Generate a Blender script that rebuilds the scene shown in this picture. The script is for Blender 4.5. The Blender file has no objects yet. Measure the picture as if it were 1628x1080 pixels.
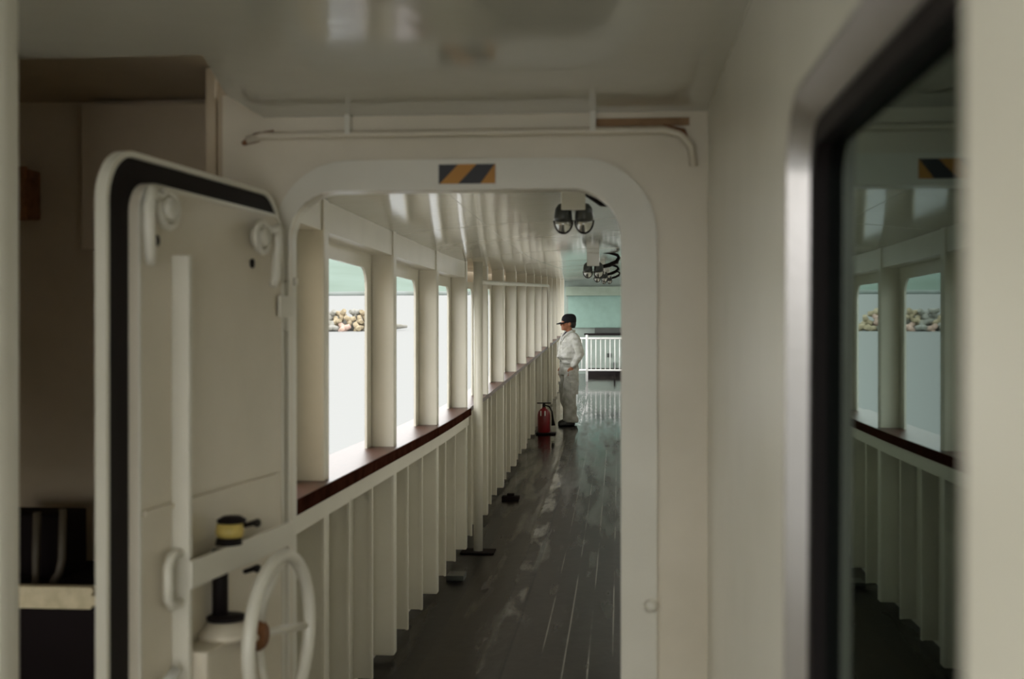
import bpy, bmesh, math, random
from mathutils import Vector, Matrix, noise
from mathutils.geometry import tessellate_polygon

random.seed(7)
S = bpy.context.scene
COL = S.collection

# ------------------------------------------------------------------ camera
FPX = 1950.0
cam_d = bpy.data.cameras.new('camera')
cam = bpy.data.objects.new('camera', cam_d)
COL.objects.link(cam)
S.camera = cam
cam_d.sensor_width = 36.0
cam_d.lens = FPX / 1628.0 * 36.0
cam_d.clip_start = 0.05
cam_d.clip_end = 6000
cam.location = (0, 0, 1.72)
YAW = math.atan(171.0 / FPX)
PITCH = math.atan(6.0 / FPX)
cam.rotation_euler = (math.pi / 2 - PITCH, 0, YAW)
cam_d.dof.use_dof = True
cam_d.dof.focus_distance = 18.7
cam_d.dof.aperture_fstop = 3.8

# ------------------------------------------------------------------ light: overcast sky
W = bpy.data.worlds.new('overcast')
S.world = W
W.use_nodes = True
bg = W.node_tree.nodes['Background']
bg.inputs[0].default_value = (1.0, 1.0, 0.98, 1)
bg.inputs[1].default_value = 4.1

S.view_settings.view_transform = 'Standard'
S.view_settings.look = 'None'
S.view_settings.gamma = 1
S.view_settings.use_curve_mapping = False
S.view_settings.exposure = 0.0

# ------------------------------------------------------------------ materials
def nodes(name):
    m = bpy.data.materials.new(name)
    m.use_nodes = True
    nt = m.node_tree
    return m, nt, nt.nodes['Principled BSDF']

def N(nt, t, **kw):
    n = nt.nodes.new(t)
    for k, v in kw.items():
        setattr(n, k, v)
    return n

def ramp(nt, src, p0, p1, c0=(0, 0, 0, 1), c1=(1, 1, 1, 1)):
    r = N(nt, 'ShaderNodeValToRGB')
    r.color_ramp.elements[0].position = p0
    r.color_ramp.elements[1].position = p1
    r.color_ramp.elements[0].color = c0
    r.color_ramp.elements[1].color = c1
    nt.links.new(src, r.inputs[0])
    return r

def paint(name, col, rough=0.4, var=0.05, bump=0.05, scale=6.0, metallic=0.0, spec=0.5, detail_scale=90.0, stretch=(1, 1, 1)):
    """painted metal: base colour with faint grubby variation and an orange-peel skin"""
    m, nt, b = nodes(name)
    tc = N(nt, 'ShaderNodeTexCoord')
    mp = N(nt, 'ShaderNodeMapping')
    mp.inputs['Scale'].default_value = stretch
    nt.links.new(tc.outputs['Object'], mp.inputs[0])
    n1 = N(nt, 'ShaderNodeTexNoise')
    n1.inputs['Scale'].default_value = scale
    n1.inputs['Detail'].default_value = 5
    nt.links.new(mp.outputs[0], n1.inputs['Vector'])
    r = ramp(nt, n1.outputs['Fac'], 0.3, 0.7,
             (col[0] * (1 - var), col[1] * (1 - var), col[2] * (1 - var * 1.4), 1),
             (min(1, col[0] * (1 + var)), min(1, col[1] * (1 + var)), min(1, col[2] * (1 + var)), 1))
    nt.links.new(r.outputs[0], b.inputs['Base Color'])
    b.inputs['Roughness'].default_value = rough
    b.inputs['Metallic'].default_value = metallic
    b.inputs['Specular IOR Level'].default_value = spec
    if bump:
        n2 = N(nt, 'ShaderNodeTexNoise')
        n2.inputs['Scale'].default_value = detail_scale
        n2.inputs['Detail'].default_value = 2
        nt.links.new(mp.outputs[0], n2.inputs['Vector'])
        bp = N(nt, 'ShaderNodeBump')
        bp.inputs['Strength'].default_value = bump
        bp.inputs['Distance'].default_value = 0.01
        nt.links.new(n2.outputs['Fac'], bp.inputs['Height'])
        nt.links.new(bp.outputs[0], b.inputs['Normal'])
    return m

M = {}
M['cream'] = paint('cream_paint', (0.70, 0.635, 0.51), 0.34, 0.07, 0.05, 3.0, detail_scale=40)
M['white'] = paint('white_paint', (0.73, 0.70, 0.60), 0.30, 0.04, 0.04, 4.0, detail_scale=50)
M['ceiling'] = paint('gloss_ceiling_paint', (0.58, 0.57, 0.49), 0.10, 0.03, 0.07, 2.0, detail_scale=14)
M['brown_wall'] = paint('dim_brown_paint', (0.50, 0.41, 0.29), 0.6, 0.12, 0.05, 3.0)
M['black'] = paint('black_rubber', (0.010, 0.007, 0.007), 0.6, 0.1, 0.0, spec=0.15)
M['dark_metal'] = paint('dark_metal', (0.05, 0.055, 0.05), 0.35, 0.1, 0.02, metallic=0.3)
M['steel'] = paint('satin_aluminium', (0.42, 0.40, 0.39), 0.28, 0.05, 0.02, metallic=0.9)
M['chrome'] = paint('chrome', (0.9, 0.9, 0.9), 0.08, 0.0, 0.0, metallic=1.0)
M['wood'] = paint('varnished_wood', (0.060, 0.020, 0.014), 0.34, 0.4, 0.1, 12.0, detail_scale=30, stretch=(8, 1, 8), spec=0.25)
M['wood_dulled'] = paint('dulled_wood', (0.045, 0.016, 0.011), 0.8, 0.4, 0.0, 10.0, spec=0.0)  # capping wood again, darkened and without sheen, for its added front strip
M['dull_pipe'] = paint('dull_brown_pipe', (0.10, 0.08, 0.055), 0.6, 0.2, 0.0, 10.0)
M['red'] = paint('red_enamel', (0.20, 0.008, 0.012), 0.28, 0.1, 0.0)
M['railing'] = paint('railing_white', (0.85, 0.85, 0.83), 0.35, 0.02, 0.0)
M['teal'] = paint('sea_green_paint', (0.20, 0.31, 0.265), 0.4, 0.06, 0.05)
M['pale_green'] = paint('pale_green_paint', (0.25, 0.30, 0.265), 0.4, 0.06, 0.05)
M['grey_green'] = paint('grey_green_paint', (0.23, 0.28, 0.22), 0.5, 0.06, 0.03)
M['rust'] = paint('rusty_brown', (0.24, 0.10, 0.04), 0.75, 0.4, 0.3, 20.0)
M['yellow'] = paint('grease_yellow', (0.55, 0.42, 0.12), 0.5, 0.3, 0.0, 20.0)
M['plank'] = paint('worn_beige_plank', (0.62, 0.53, 0.34), 0.7, 0.2, 0.3, 20.0)
M['soot'] = paint('soot_black', (0.012, 0.008, 0.008), 0.8, 0.1, 0.0, spec=0.1)
M['cloth'] = paint('grey_workwear', (0.50, 0.50, 0.475), 0.9, 0.18, 0.2, 14.0, detail_scale=400, spec=0.1)
M['cloth_dark'] = paint('grey_workwear_trousers', (0.42, 0.42, 0.395), 0.9, 0.2, 0.2, 14.0, detail_scale=400, spec=0.1)
M['cap'] = paint('black_cap_cloth', (0.012, 0.012, 0.015), 0.85, 0.1, 0.1, spec=0.2)
M['shoe'] = paint('black_shoe_leather', (0.012, 0.011, 0.011), 0.4, 0.1, 0.0)
M['skin'] = paint('skin', (0.36, 0.145, 0.075), 0.5, 0.1, 0.05, 20.0)
M['hair'] = paint('black_hair', (0.012, 0.010, 0.009), 0.6, 0.1, 0.2, 60.0)
M['inner_shirt'] = paint('dark_undershirt', (0.03, 0.03, 0.04), 0.9, 0.1, 0.0)
M['concrete_tan'] = paint('concrete_tan', (0.27, 0.22, 0.15), 0.85, 0.3, 0.4, 1.2, detail_scale=6)
M['concrete_grey'] = paint('concrete_grey', (0.20, 0.195, 0.18), 0.85, 0.25, 0.4, 1.2, detail_scale=6)
M['concrete_pink'] = paint('concrete_pink', (0.36, 0.25, 0.215), 0.85, 0.25, 0.4, 1.2, detail_scale=6)
M['hill'] = paint('misty_hill', (0.135, 0.172, 0.152), 1.0, 0.12, 0.0, 0.012, spec=0.0, stretch=(1, 1, 4))  # distance haze is mixed into this pale base colour
M['shore'] = paint('shore_rock', (0.17, 0.19, 0.185), 1.0, 0.2, 0.0, 0.03, spec=0.0)

def hazard_mats():
    return paint('hazard_black', (0.012, 0.011, 0.012), 0.5, 0.1, 0.0), paint('hazard_orange', (0.52, 0.23, 0.025), 0.5, 0.1, 0.0)

def wet_deck():
    m, nt, b = nodes('wet_deck_planks')
    L = nt.links.new
    tc = N(nt, 'ShaderNodeTexCoord')
    sx = N(nt, 'ShaderNodeSeparateXYZ')
    L(tc.outputs['Object'], sx.inputs[0])
    def math_(op, a, b_=None, c=None):
        n = N(nt, 'ShaderNodeMath', operation=op)
        for i, v in enumerate((a, b_, c)):
            if v is None: continue
            if isinstance(v, (int, float)): n.inputs[i].default_value = v
            else: L(v, n.inputs[i])
        return n.outputs[0]
    X, Y = sx.outputs[0], sx.outputs[1]
    # seam distance
    t = math_('FRACT', math_('DIVIDE', math_('ADD', X, 10.07 + 0.127 * 0.5), 0.127))
    d = math_('ABSOLUTE', math_('SUBTRACT', t, 0.5))
    seam = math_('LESS_THAN', d, 0.028)
    # broken pale caulking, on the inboard planks only
    mp = N(nt, 'ShaderNodeMapping'); mp.inputs['Scale'].default_value = (9, 0.9, 1)
    L(tc.outputs['Object'], mp.inputs[0])
    nz = N(nt, 'ShaderNodeTexNoise'); nz.inputs['Scale'].default_value = 1.0; nz.inputs['Detail'].default_value = 3
    L(mp.outputs[0], nz.inputs['Vector'])
    brk = ramp(nt, nz.outputs['Fac'], 0.42, 0.56).outputs[0]
    inb = math_('GREATER_THAN', X, -0.47)
    seam_m = math_('MULTIPLY', math_('MULTIPLY', seam, brk), inb)
    # plank tone
    n2 = N(nt, 'ShaderNodeTexNoise'); n2.inputs['Scale'].default_value = 3.0; n2.inputs['Detail'].default_value = 6
    mp2 = N(nt, 'ShaderNodeMapping'); mp2.inputs['Scale'].default_value = (3, 0.6, 1)
    L(tc.outputs['Object'], mp2.inputs[0]); L(mp2.outputs[0], n2.inputs['Vector'])
    base = ramp(nt, n2.outputs['Fac'], 0.25, 0.75, (0.014, 0.010, 0.008, 1), (0.028, 0.021, 0.016, 1))
    mx = N(nt, 'ShaderNodeMix', data_type='RGBA')
    L(seam_m, mx.inputs[0]); L(base.outputs[0], mx.inputs[6]); mx.inputs[7].default_value = (0.20, 0.19, 0.16, 1)
    # flat strip with dark edges at x -0.72..-0.60
    e1 = math_('LESS_THAN', math_('ABSOLUTE', math_('ADD', X, 0.715)), 0.006)
    e2 = math_('LESS_THAN', math_('ABSOLUTE', math_('ADD', X, 0.60)), 0.006)
    ed = math_('MAXIMUM', e1, e2)
    mx2 = N(nt, 'ShaderNodeMix', data_type='RGBA')
    L(ed, mx2.inputs[0]); L(mx.outputs[2], mx2.inputs[6]); mx2.inputs[7].default_value = (0.006, 0.005, 0.005, 1)
    # black waterway along the bulwark
    ww = math_('LESS_THAN', X, -1.03)
    mx3 = N(nt, 'ShaderNodeMix', data_type='RGBA')
    L(ww, mx3.inputs[0]); L(mx2.outputs[2], mx3.inputs[6]); mx3.inputs[7].default_value = (0.008, 0.006, 0.006, 1)
    L(mx3.outputs[2], b.inputs['Base Color'])
    # wetness: standing water follows the strip and lies thicker far aft
    n3 = N(nt, 'ShaderNodeTexNoise'); n3.inputs['Scale'].default_value = 1.6; n3.inputs['Detail'].default_value = 5
    mp3 = N(nt, 'ShaderNodeMapping'); mp3.inputs['Scale'].default_value = (4.5, 0.55, 1)
    L(tc.outputs['Object'], mp3.inputs[0]); L(mp3.outputs[0], n3.inputs['Vector'])
    dx = math_('ABSOLUTE', math_('ADD', X, 0.67))
    near = N(nt, 'ShaderNodeMapRange'); L(dx, near.inputs[0])
    near.inputs[1].default_value = 0.0; near.inputs[1].default_value = 0.045; near.inputs[2].default_value = 0.075; near.inputs[3].default_value = 0.36; near.inputs[4].default_value = 0.0
    n6 = N(nt, 'ShaderNodeTexNoise'); n6.inputs['Scale'].default_value = 1.0; n6.inputs['Detail'].default_value = 4
    mp6 = N(nt, 'ShaderNodeMapping'); mp6.inputs['Scale'].default_value = (7, 1.5, 1)
    L(tc.outputs['Object'], mp6.inputs[0]); L(mp6.outputs[0], n6.inputs['Vector'])
    patch = ramp(nt, n6.outputs['Fac'], 0.44, 0.60).outputs[0]
    near_m = math_('MULTIPLY', near.outputs[0], patch)
    far = N(nt, 'ShaderNodeMapRange'); L(Y, far.inputs[0])
    far.inputs[1].default_value = 8.0; far.inputs[2].default_value = 24.0; far.inputs[3].default_value = -0.03; far.inputs[4].default_value = 0.55
    wsum = math_('ADD', math_('ADD', n3.outputs['Fac'], near_m), far.outputs[0])
    wet = ramp(nt, wsum, 0.56, 0.92).outputs[0]
    rr = N(nt, 'ShaderNodeMapRange'); L(wet, rr.inputs[0])
    rr.inputs[3].default_value = 0.30; rr.inputs[4].default_value = 0.07
    L(rr.outputs[0], b.inputs['Roughness'])
    b.inputs['IOR'].default_value = 1.36
    sp = N(nt, 'ShaderNodeMapRange'); L(wet, sp.inputs[0])
    sp.inputs[3].default_value = 0.16; sp.inputs[4].default_value = 0.5
    L(sp.outputs[0], b.inputs['Specular IOR Level'])
    # ripples
    n4 = N(nt, 'ShaderNodeTexNoise'); n4.inputs['Scale'].default_value = 9.0; n4.inputs['Detail'].default_value = 3
    mp4 = N(nt, 'ShaderNodeMapping'); mp4.inputs['Scale'].default_value = (1.6, 0.8, 1)
    L(tc.outputs['Object'], mp4.inputs[0]); L(mp4.outputs[0], n4.inputs['Vector'])
    h = math_('ADD', math_('MULTIPLY', n4.outputs['Fac'], 0.5), math_('MULTIPLY', wet, -0.12))
    n5 = N(nt, 'ShaderNodeTexNoise'); n5.inputs['Scale'].default_value = 8.0; n5.inputs['Detail'].default_value = 2
    mp5 = N(nt, 'ShaderNodeMapping'); mp5.inputs['Scale'].default_value = (1.4, 0.5, 1)
    L(tc.outputs['Object'], mp5.inputs[0]); L(mp5.outputs[0], n5.inputs['Vector'])
    strip = N(nt, 'ShaderNodeMapRange'); L(dx, strip.inputs[0])
    strip.inputs[1].default_value = 0.05; strip.inputs[2].default_value = 0.08; strip.inputs[3].default_value = 1.5; strip.inputs[4].default_value = 0.0
    h = math_('ADD', h, math_('MULTIPLY', n5.outputs['Fac'], strip.outputs[0]))
    h = math_('SUBTRACT', h, math_('MULTIPLY', seam, 0.15))
    bp = N(nt, 'ShaderNodeBump'); bp.inputs['Strength'].default_value = 0.22; bp.inputs['Distance'].default_value = 0.012
    L(h, bp.inputs['Height']); L(bp.outputs[0], b.inputs['Normal'])
    return m
M['deck'] = wet_deck()

def sea_mat():
    m, nt, b = nodes('sea_water')
    L = nt.links.new
    b.inputs['Base Color'].default_value = (0.209, 0.213, 0.210, 1)
    b.inputs['Roughness'].default_value = 0.5
    b.inputs['Specular IOR Level'].default_value = 0.0
    tc = N(nt, 'ShaderNodeTexCoord')
    mp = N(nt, 'ShaderNodeMapping'); mp.inputs['Scale'].default_value = (0.5, 1.4, 1)
    n = N(nt, 'ShaderNodeTexNoise'); n.inputs['Scale'].default_value = 0.6; n.inputs['Detail'].default_value = 4
    L(tc.outputs['Object'], mp.inputs[0]); L(mp.outputs[0], n.inputs['Vector'])
    bp = N(nt, 'ShaderNodeBump'); bp.inputs['Strength'].default_value = 0.25; bp.inputs['Distance'].default_value = 0.5
    L(n.outputs['Fac'], bp.inputs['Height']); L(bp.outputs[0], b.inputs['Normal'])
    return m
M['sea'] = sea_mat()

def glass_mat():
    m, nt, b = nodes('tinted_window_glass')
    nt.nodes.remove(b)
    out = nt.nodes['Material Output']
    tr = N(nt, 'ShaderNodeBsdfTransparent'); tr.inputs[0].default_value = (0.30, 0.38, 0.36, 1)
    gl = N(nt, 'ShaderNodeBsdfGlossy'); gl.inputs['Roughness'].default_value = 0.015
    gl.inputs[0].default_value = (0.80, 0.98, 0.92, 1)
    fr = N(nt, 'ShaderNodeFresnel'); fr.inputs[0].default_value = 1.5
    mx = N(nt, 'ShaderNodeMixShader')
    nt.links.new(fr.outputs[0], mx.inputs[0]); nt.links.new(tr.outputs[0], mx.inputs[1]); nt.links.new(gl.outputs[0], mx.inputs[2])
    nt.links.new(mx.outputs[0], out.inputs[0])
    return m
M['glass'] = glass_mat()

def lens_mat():
    m, nt, b = nodes('lamp_lens_glass')
    b.inputs['Base Color'].default_value = (0.55, 0.56, 0.52, 1)
    b.inputs['Roughness'].default_value = 0.06
    b.inputs['Metallic'].default_value = 0.75
    return m
M['lens'] = lens_mat()

# ------------------------------------------------------------------ helpers
def link(name, bm, mats, parent=None, smooth=False, recalc=True):
    if recalc:
        bmesh.ops.recalc_face_normals(bm, faces=bm.faces)
    me = bpy.data.meshes.new(name)
    bm.to_mesh(me); bm.free()
    if not isinstance(mats, (list, tuple)): mats = [mats]
    for m in mats: me.materials.append(M[m] if isinstance(m, str) else m)
    if smooth:
        for p in me.polygons: p.use_smooth = True
    o = bpy.data.objects.new(name, me)
    COL.objects.link(o)
    if parent: o.parent = parent
    return o

def autosmooth(o, deg=40):
    me = o.data
    for p in me.polygons: p.use_smooth = True
    try: me.set_sharp_from_angle(angle=math.radians(deg))
    except Exception: pass
    return o

def tag(o, label=None, cat=None, group=None, kind=None):
    if label: o['label'] = label
    if cat: o['category'] = cat
    if group: o['group'] = group
    if kind: o['kind'] = kind
    return o

def empty(name, loc=(0, 0, 0), rz=0.0):
    o = bpy.data.objects.new(name, None)
    COL.objects.link(o)
    o.location = loc; o.rotation_euler = (0, 0, rz)
    return o

def copy_tree(o, parent=None):
    c = o.copy(); COL.objects.link(c)
    if parent: c.parent = parent
    for ch in list(o.children): copy_tree(ch, c)
    return c

def box(bm, x0, x1, y0, y1, z0, z1, bev=0.0, mi=0):
    vs = [bm.verts.new(p) for p in ((x0, y0, z0), (x1, y0, z0), (x1, y1, z0), (x0, y1, z0), (x0, y0, z1), (x1, y0, z1), (x1, y1, z1), (x0, y1, z1))]
    fs = [bm.faces.new([vs[i] for i in q]) for q in ((0, 3, 2, 1), (4, 5, 6, 7), (0, 1, 5, 4), (1, 2, 6, 5), (2, 3, 7, 6), (3, 0, 4, 7))]
    for f in fs: f.material_index = mi
    if bev > 0:
        es = list({e for f in fs for e in f.edges})
        bmesh.ops.bevel(bm, geom=es, offset=bev, segments=2, profile=0.7, affect='EDGES')

def tube(bm, pts, r, seg=10, closed=False, mi=0):
    """round tube along pts; r a number or a list"""
    pts = [Vector(p) for p in pts]
    n = len(pts)
    rs = r if isinstance(r, (list, tuple)) else [r] * n
    rings = []
    up = None
    for i, p in enumerate(pts):
        if closed: d = (pts[(i + 1) % n] - pts[i - 1])
        elif i == 0: d = pts[1] - pts[0]
        elif i == n - 1: d = pts[-1] - pts[-2]
        else: d = (pts[i + 1] - pts[i]).normalized() + (pts[i] - pts[i - 1]).normalized()
        d.normalize()
        if up is None:
            up = Vector((0, 0, 1)) if abs(d.z) < 0.9 else Vector((1, 0, 0))
        a = up - d * up.dot(d)
        if a.length < 1e-5: a = d.orthogonal()
        a.normalize(); up = a
        b = d.cross(a)
        rings.append([bm.verts.new(p + (a * math.cos(t) + b * math.sin(t)) * rs[i]) for t in (2 * math.pi * k / seg for k in range(seg))])
    m = n if closed else n - 1
    for i in range(m):
        A, B = rings[i], rings[(i + 1) % n]
        for k in range(seg):
            f = bm.faces.new((A[k], A[(k + 1) % seg], B[(k + 1) % seg], B[k])); f.smooth = True; f.material_index = mi
    if not closed:
        for ring in (rings[0], rings[-1]):
            f = bm.faces.new(ring); f.material_index = mi

def lathe(bm, prof, seg=20, mat=None, mi=0):
    """profile of (r, z) turned about z; mat moves it"""
    mat = mat or Matrix()
    rings = []
    for r, z in prof:
        if r < 1e-6: rings.append([bm.verts.new(mat @ Vector((0, 0, z)))])
        else: rings.append([bm.verts.new(mat @ Vector((r * math.cos(2 * math.pi * k / seg), r * math.sin(2 * math.pi * k / seg), z))) for k in range(seg)])
    for A, B in zip(rings, rings[1:]):
        for k in range(seg):
            q = []
            q.append(A[k % len(A)])
            if len(A) > 1: q.append(A[(k + 1) % seg])
            if len(B) > 1: q.append(B[(k + 1) % seg])
            q.append(B[k % len(B)])
            if len(A) == 1 and len(B) == 1: continue
            f = bm.faces.new(q); f.smooth = True; f.material_index = mi
    for R in (rings[0], rings[-1]):
        if len(R) > 1:
            f = bm.faces.new(R); f.material_index = mi

def rr(x0, y0, x1, y1, r, n=8):
    """rounded rectangle, ccw; r a number or (bl, br, tr, tl)"""
    if not isinstance(r, (list, tuple)): r = (r,) * 4
    out = []
    for (cx, cy, a0), q in zip(((x0 + r[0], y0 + r[0], 180), (x1 - r[1], y0 + r[1], 270), (x1 - r[2], y1 - r[2], 0), (x0 + r[3], y1 - r[3], 90)), r):
        if q <= 0: out.append((cx, cy)); continue
        for k in range(n + 1):
            t = math.radians(a0 + 90 * k / n)
            out.append((cx + q * math.cos(t), cy + q * math.sin(t)))
    return out

def plate(bm, outer, holes, t0, t1, fn, mi=0):
    """a plate with openings: 2-D loops extruded from t0 to t1; fn(a, b, t) places them"""
    loops = [outer] + list(holes)
    flat = [p for l in loops for p in l]
    tris = tessellate_polygon([[Vector((p[0], p[1], 0)) for p in l] for l in loops])
    V0 = [bm.verts.new(fn(p[0], p[1], t0)) for p in flat]
    V1 = [bm.verts.new(fn(p[0], p[1], t1)) for p in flat]
    fs = []
    for t in tris:
        try:
            fs.append(bm.faces.new([V0[i] for i in t])); fs.append(bm.faces.new([V1[i] for i in reversed(t)]))
        except ValueError: pass
    k = 0
    for l in loops:
        n = len(l)
        for i in range(n):
            a, b = k + i, k + (i + 1) % n
            fs.append(bm.faces.new((V0[a], V0[b], V1[b], V1[a])))
        k += n
    for f in fs: f.material_index = mi

def zf(y):
    """sheer of the deck"""
    if y < 7: return 0.0
    if y < 11.2: return 0.0045 * (y - 7) ** 2
    return 0.0794 + 0.038 * (y - 11.2)

def zc(x, y):
    """cambered deckhead above"""
    return zf(y) + 2.27 + 0.08 * (1 - ((x - 0.1) / 1.3) ** 2)

def sheer(bm):
    for v in bm.verts: v.co.z += zf(v.co.y)

def frange(a, b, s):
    n = max(1, int(round((b - a) / s)))
    return [a + (b - a) * i / n for i in range(n + 1)]

# ------------------------------------------------------------------ deck
bm = bmesh.new()
ys = frange(-3.0, 31.0, 0.25)
xs = frange(-2.6, 3.0, 0.4)
g = [[bm.verts.new((x, y, zf(y))) for x in xs] for y in ys]
for j in range(len(ys) - 1):
    for i in range(len(xs) - 1):
        bm.faces.new((g[j][i], g[j][i + 1], g[j + 1][i + 1], g[j + 1][i])).smooth = True
gd = [[bm.verts.new((x, y, zf(y) - 0.08)) for x in (xs[0], xs[-1])] for y in ys]
for j in range(len(ys) - 1): bm.faces.new((gd[j][0], gd[j + 1][0], gd[j + 1][1], gd[j][1]))
floor = tag(link('floor', bm, 'deck', recalc=False), 'wet dark brown planked deck running down the side passage', 'floor', kind='structure')

# ------------------------------------------------------------------ ceiling (glossy painted deckhead)
def ceiling_strip(bm, x0, x1, y0, y1, skip, th=0.05):
    ys = frange(y0, y1, 0.25); xs = frange(x0, x1, 0.2)
    for dz in (0.0, th):
        g = {}
        for j in range(len(ys) - 1):
            for i in range(len(xs) - 1):
                if skip(xs[i], ys[j]): continue
                q = []
                for a, b in ((i, j), (i, j + 1), (i + 1, j + 1), (i + 1, j)):
                    if (a, b) not in g: g[a, b] = bm.verts.new((xs[a], ys[b], zc(xs[a], ys[b]) + dz))
                    q.append(g[a, b])
                if dz: q.reverse()
                bm.faces.new(q).smooth = True
bm = bmesh.new()
ceiling_strip(bm, -1.44, 2.56, 3.45, 31.0, lambda x, y: x < -1.0 and y < 3.9)
# weld seams of the deckhead plates
for y in (4.1, 6.6, 9.1, 11.6, 14.1, 16.6, 19.1, 21.6, 24.1):
    tube(bm, [(x, y, zc(x, y) + 0.001) for x in frange(-1.2, 0.2, 0.2)], 0.002, 6)
for x in (-0.72,):
    tube(bm, [(x, y, zc(x, y) + 0.001) for y in frange(3.5, 27, 0.5)], 0.003, 6)
ceiling = tag(link('ceiling', bm, 'ceiling', recalc=False), 'glossy cream deckhead over the side passage', 'ceiling', kind='structure')

bm = bmesh.new()
# vestibule deckhead with its chamfered edge above the dark recess
def flat(bm, loop, z0, z1):
    plate(bm, loop, [], z0, z1, lambda a, b, t: Vector((a, b, t)))
flat(bm, [(-1.34, -1.0), (0.6, -1.0), (0.6, 3.40), (-1.0, 3.40), (-1.0, 3.05), (-0.91, 2.62), (-1.34, 2.62)], 2.335, 2.40)
ceiling2 = tag(link('ceiling_near', bm, 'ceiling'), 'glossy cream deckhead above the doorway passage', 'ceiling', kind='structure')

# ------------------------------------------------------------------ hull side with its row of window openings
P0, DP = 4.945, 1.53
def PY(k): return P0 + DP * k
XH = -1.305
bm = bmesh.new()
Y0, Y1 = 3.96, 27.0
for k in range(-1, 14):
    ya, yb = max(PY(k), Y0), PY(k + 1)
    top = 2.13 if yb > 9.6 else 2.30
    if k == 3: top = 2.13
    yy = frange(ya, yb, 0.5)
    plate(bm, [(y, -0.1) for y in yy] + [(y, top) for y in reversed(yy)],
          [rr(ya + 0.03, 1.10, yb - 0.205, 2.07, (0.05, 0.05, 0.10, 0.10), 6)], XH - 0.012, XH, lambda a, b, t: Vector((t, a, b + zf(a))))
    Y1 = yb
hull = tag(link('wall_left', bm, 'white'), 'white hull side of the passage with a row of round-cornered openings', 'wall', kind='structure')

for k in range(0, 15):
    y = PY(k)
    if y > 26.8: break
    bm = bmesh.new()
    box(bm, XH, -1.185, y - 0.09, y, 0.03, 2.30, 0.012)
    sheer(bm)
    link('hull_frame', bm, 'white', hull)
for k in range(-1, 14):
    for q in (1, 2):
        y = PY(k) + DP * q / 3.0
        if y < 4.0 or y > 26.6: continue
        bm = bmesh.new()
        box(bm, XH, -1.215, y - 0.012, y, 0.03, 1.08)
        box(bm, -1.222, -1.210, y - 0.03, y, 0.03, 1.08)
        sheer(bm)
        link('bulwark_stay', bm, 'white', hull)
# rail bar, wooden capping, upper ledge
bm = bmesh.new()
def run(bm, x0, x1, z0, z1, y0, y1, s=0.5):
    ys = frange(y0, y1, s); R = []
    for y in ys:
        z = zf(y)
        R.append([bm.verts.new(p) for p in ((x0, y, z0 + z), (x1, y, z0 + z), (x1, y, z1 + z), (x0, y, z1 + z))])
    for A, B in zip(R, R[1:]):
        for i in range(4): bm.faces.new((A[i], A[(i + 1) % 4], B[(i + 1) % 4], B[i]))
    bm.faces.new(R[0]); bm.faces.new(R[-1])
run(bm, -1.21, -1.165, 1.0, 1.0775, 3.96, 9.46)
link('rail_bar', bm, 'white', hull)
bm = bmesh.new()
run(bm, -1.42, -1.15, 1.078, 1.135, 3.96, 9.46)
link('wooden_capping', bm, 'wood', hull)
bm = bmesh.new()
run(bm, -1.1499, -1.146, 1.078, 1.132, 3.96, 9.46)  # thin matte strip added over the capping's front to hide its bright sheen
link('capping_dull_strip', bm, 'wood_dulled', hull)
bm = bmesh.new()
run(bm, -1.42, -1.18, 1.085, 1.12, 9.58, 26.9)
link('wooden_capping', bm, 'wood', hull)
bm = bmesh.new()
run(bm, -1.304, -1.195, 2.145, 2.30, 3.96, 9.46)
link('upper_panel', bm, 'white', hull)

bm = bmesh.new()
run(bm, -1.54, -1.52, 2.11, 2.45, 9.5, 27.0)  # closed cavity added so the gaps under the deckhead go dark
run(bm, -1.52, -1.318, 2.11, 2.13, 9.5, 27.0)
run(bm, -1.52, -1.441, 2.40, 2.42, 9.5, 27.0)
link('dark_cavity_box', bm, 'brown_wall', hull)
# ------------------------------------------------------------------ stanchion pole
t = tag(empty('stanchion_pole', (-1.10, 9.52, zf(9.52))), 'round white steel pole standing at the bulwark from deck to deckhead', 'pole')
bm = bmesh.new(); tube(bm, [(0, 0, 0.012), (0, 0, 2.268)], 0.036, 20)
link('pole', bm, 'white', t)
bm = bmesh.new(); box(bm, -0.13, 0.13, -0.10, 0.10, 0.0, 0.012, 0.003)
link('base_plate', bm, 'soot', t)

# drain pipe: runs level under the deckhead then turns down to the deck
t = tag(empty('drain_pipe', (0, 0, 0)), 'thin white pipe under the deckhead that bends down the bulwark beside the man', 'pipe')
bm = bmesh.new()
pts = [(-1.165, y, zf(y) + 2.125) for y in frange(9.9, 20.0, 0.6)]
pts += [(-1.165, 20.0 + 0.22 * math.sin(a), zf(20.1) + 2.125 - 0.22 + 0.22 * math.cos(a)) for a in (0.4, 0.8, 1.2, 1.57)]
pts += [(-1.165, 20.22, zf(20.2) + z) for z in (1.6, 1.0, 0.0)]
tube(bm, pts, 0.022, 10)
link('pipe_run', bm, 'white', t)

# ------------------------------------------------------------------ inboard side of the passage (deckhouse)
bm = bmesh.new()
ysd = frange(3.5, 24.0, 0.5)
plate(bm, [(y, -0.05) for y in ysd] + [(y, 2.30) for y in reversed(ysd)], [], 0.14, 0.22, lambda a, b, t: Vector((t, a, b + zf(a))))
tag(link('wall_right', bm, 'white'), 'white deckhouse side of the passage', 'wall', kind='structure')

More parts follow.
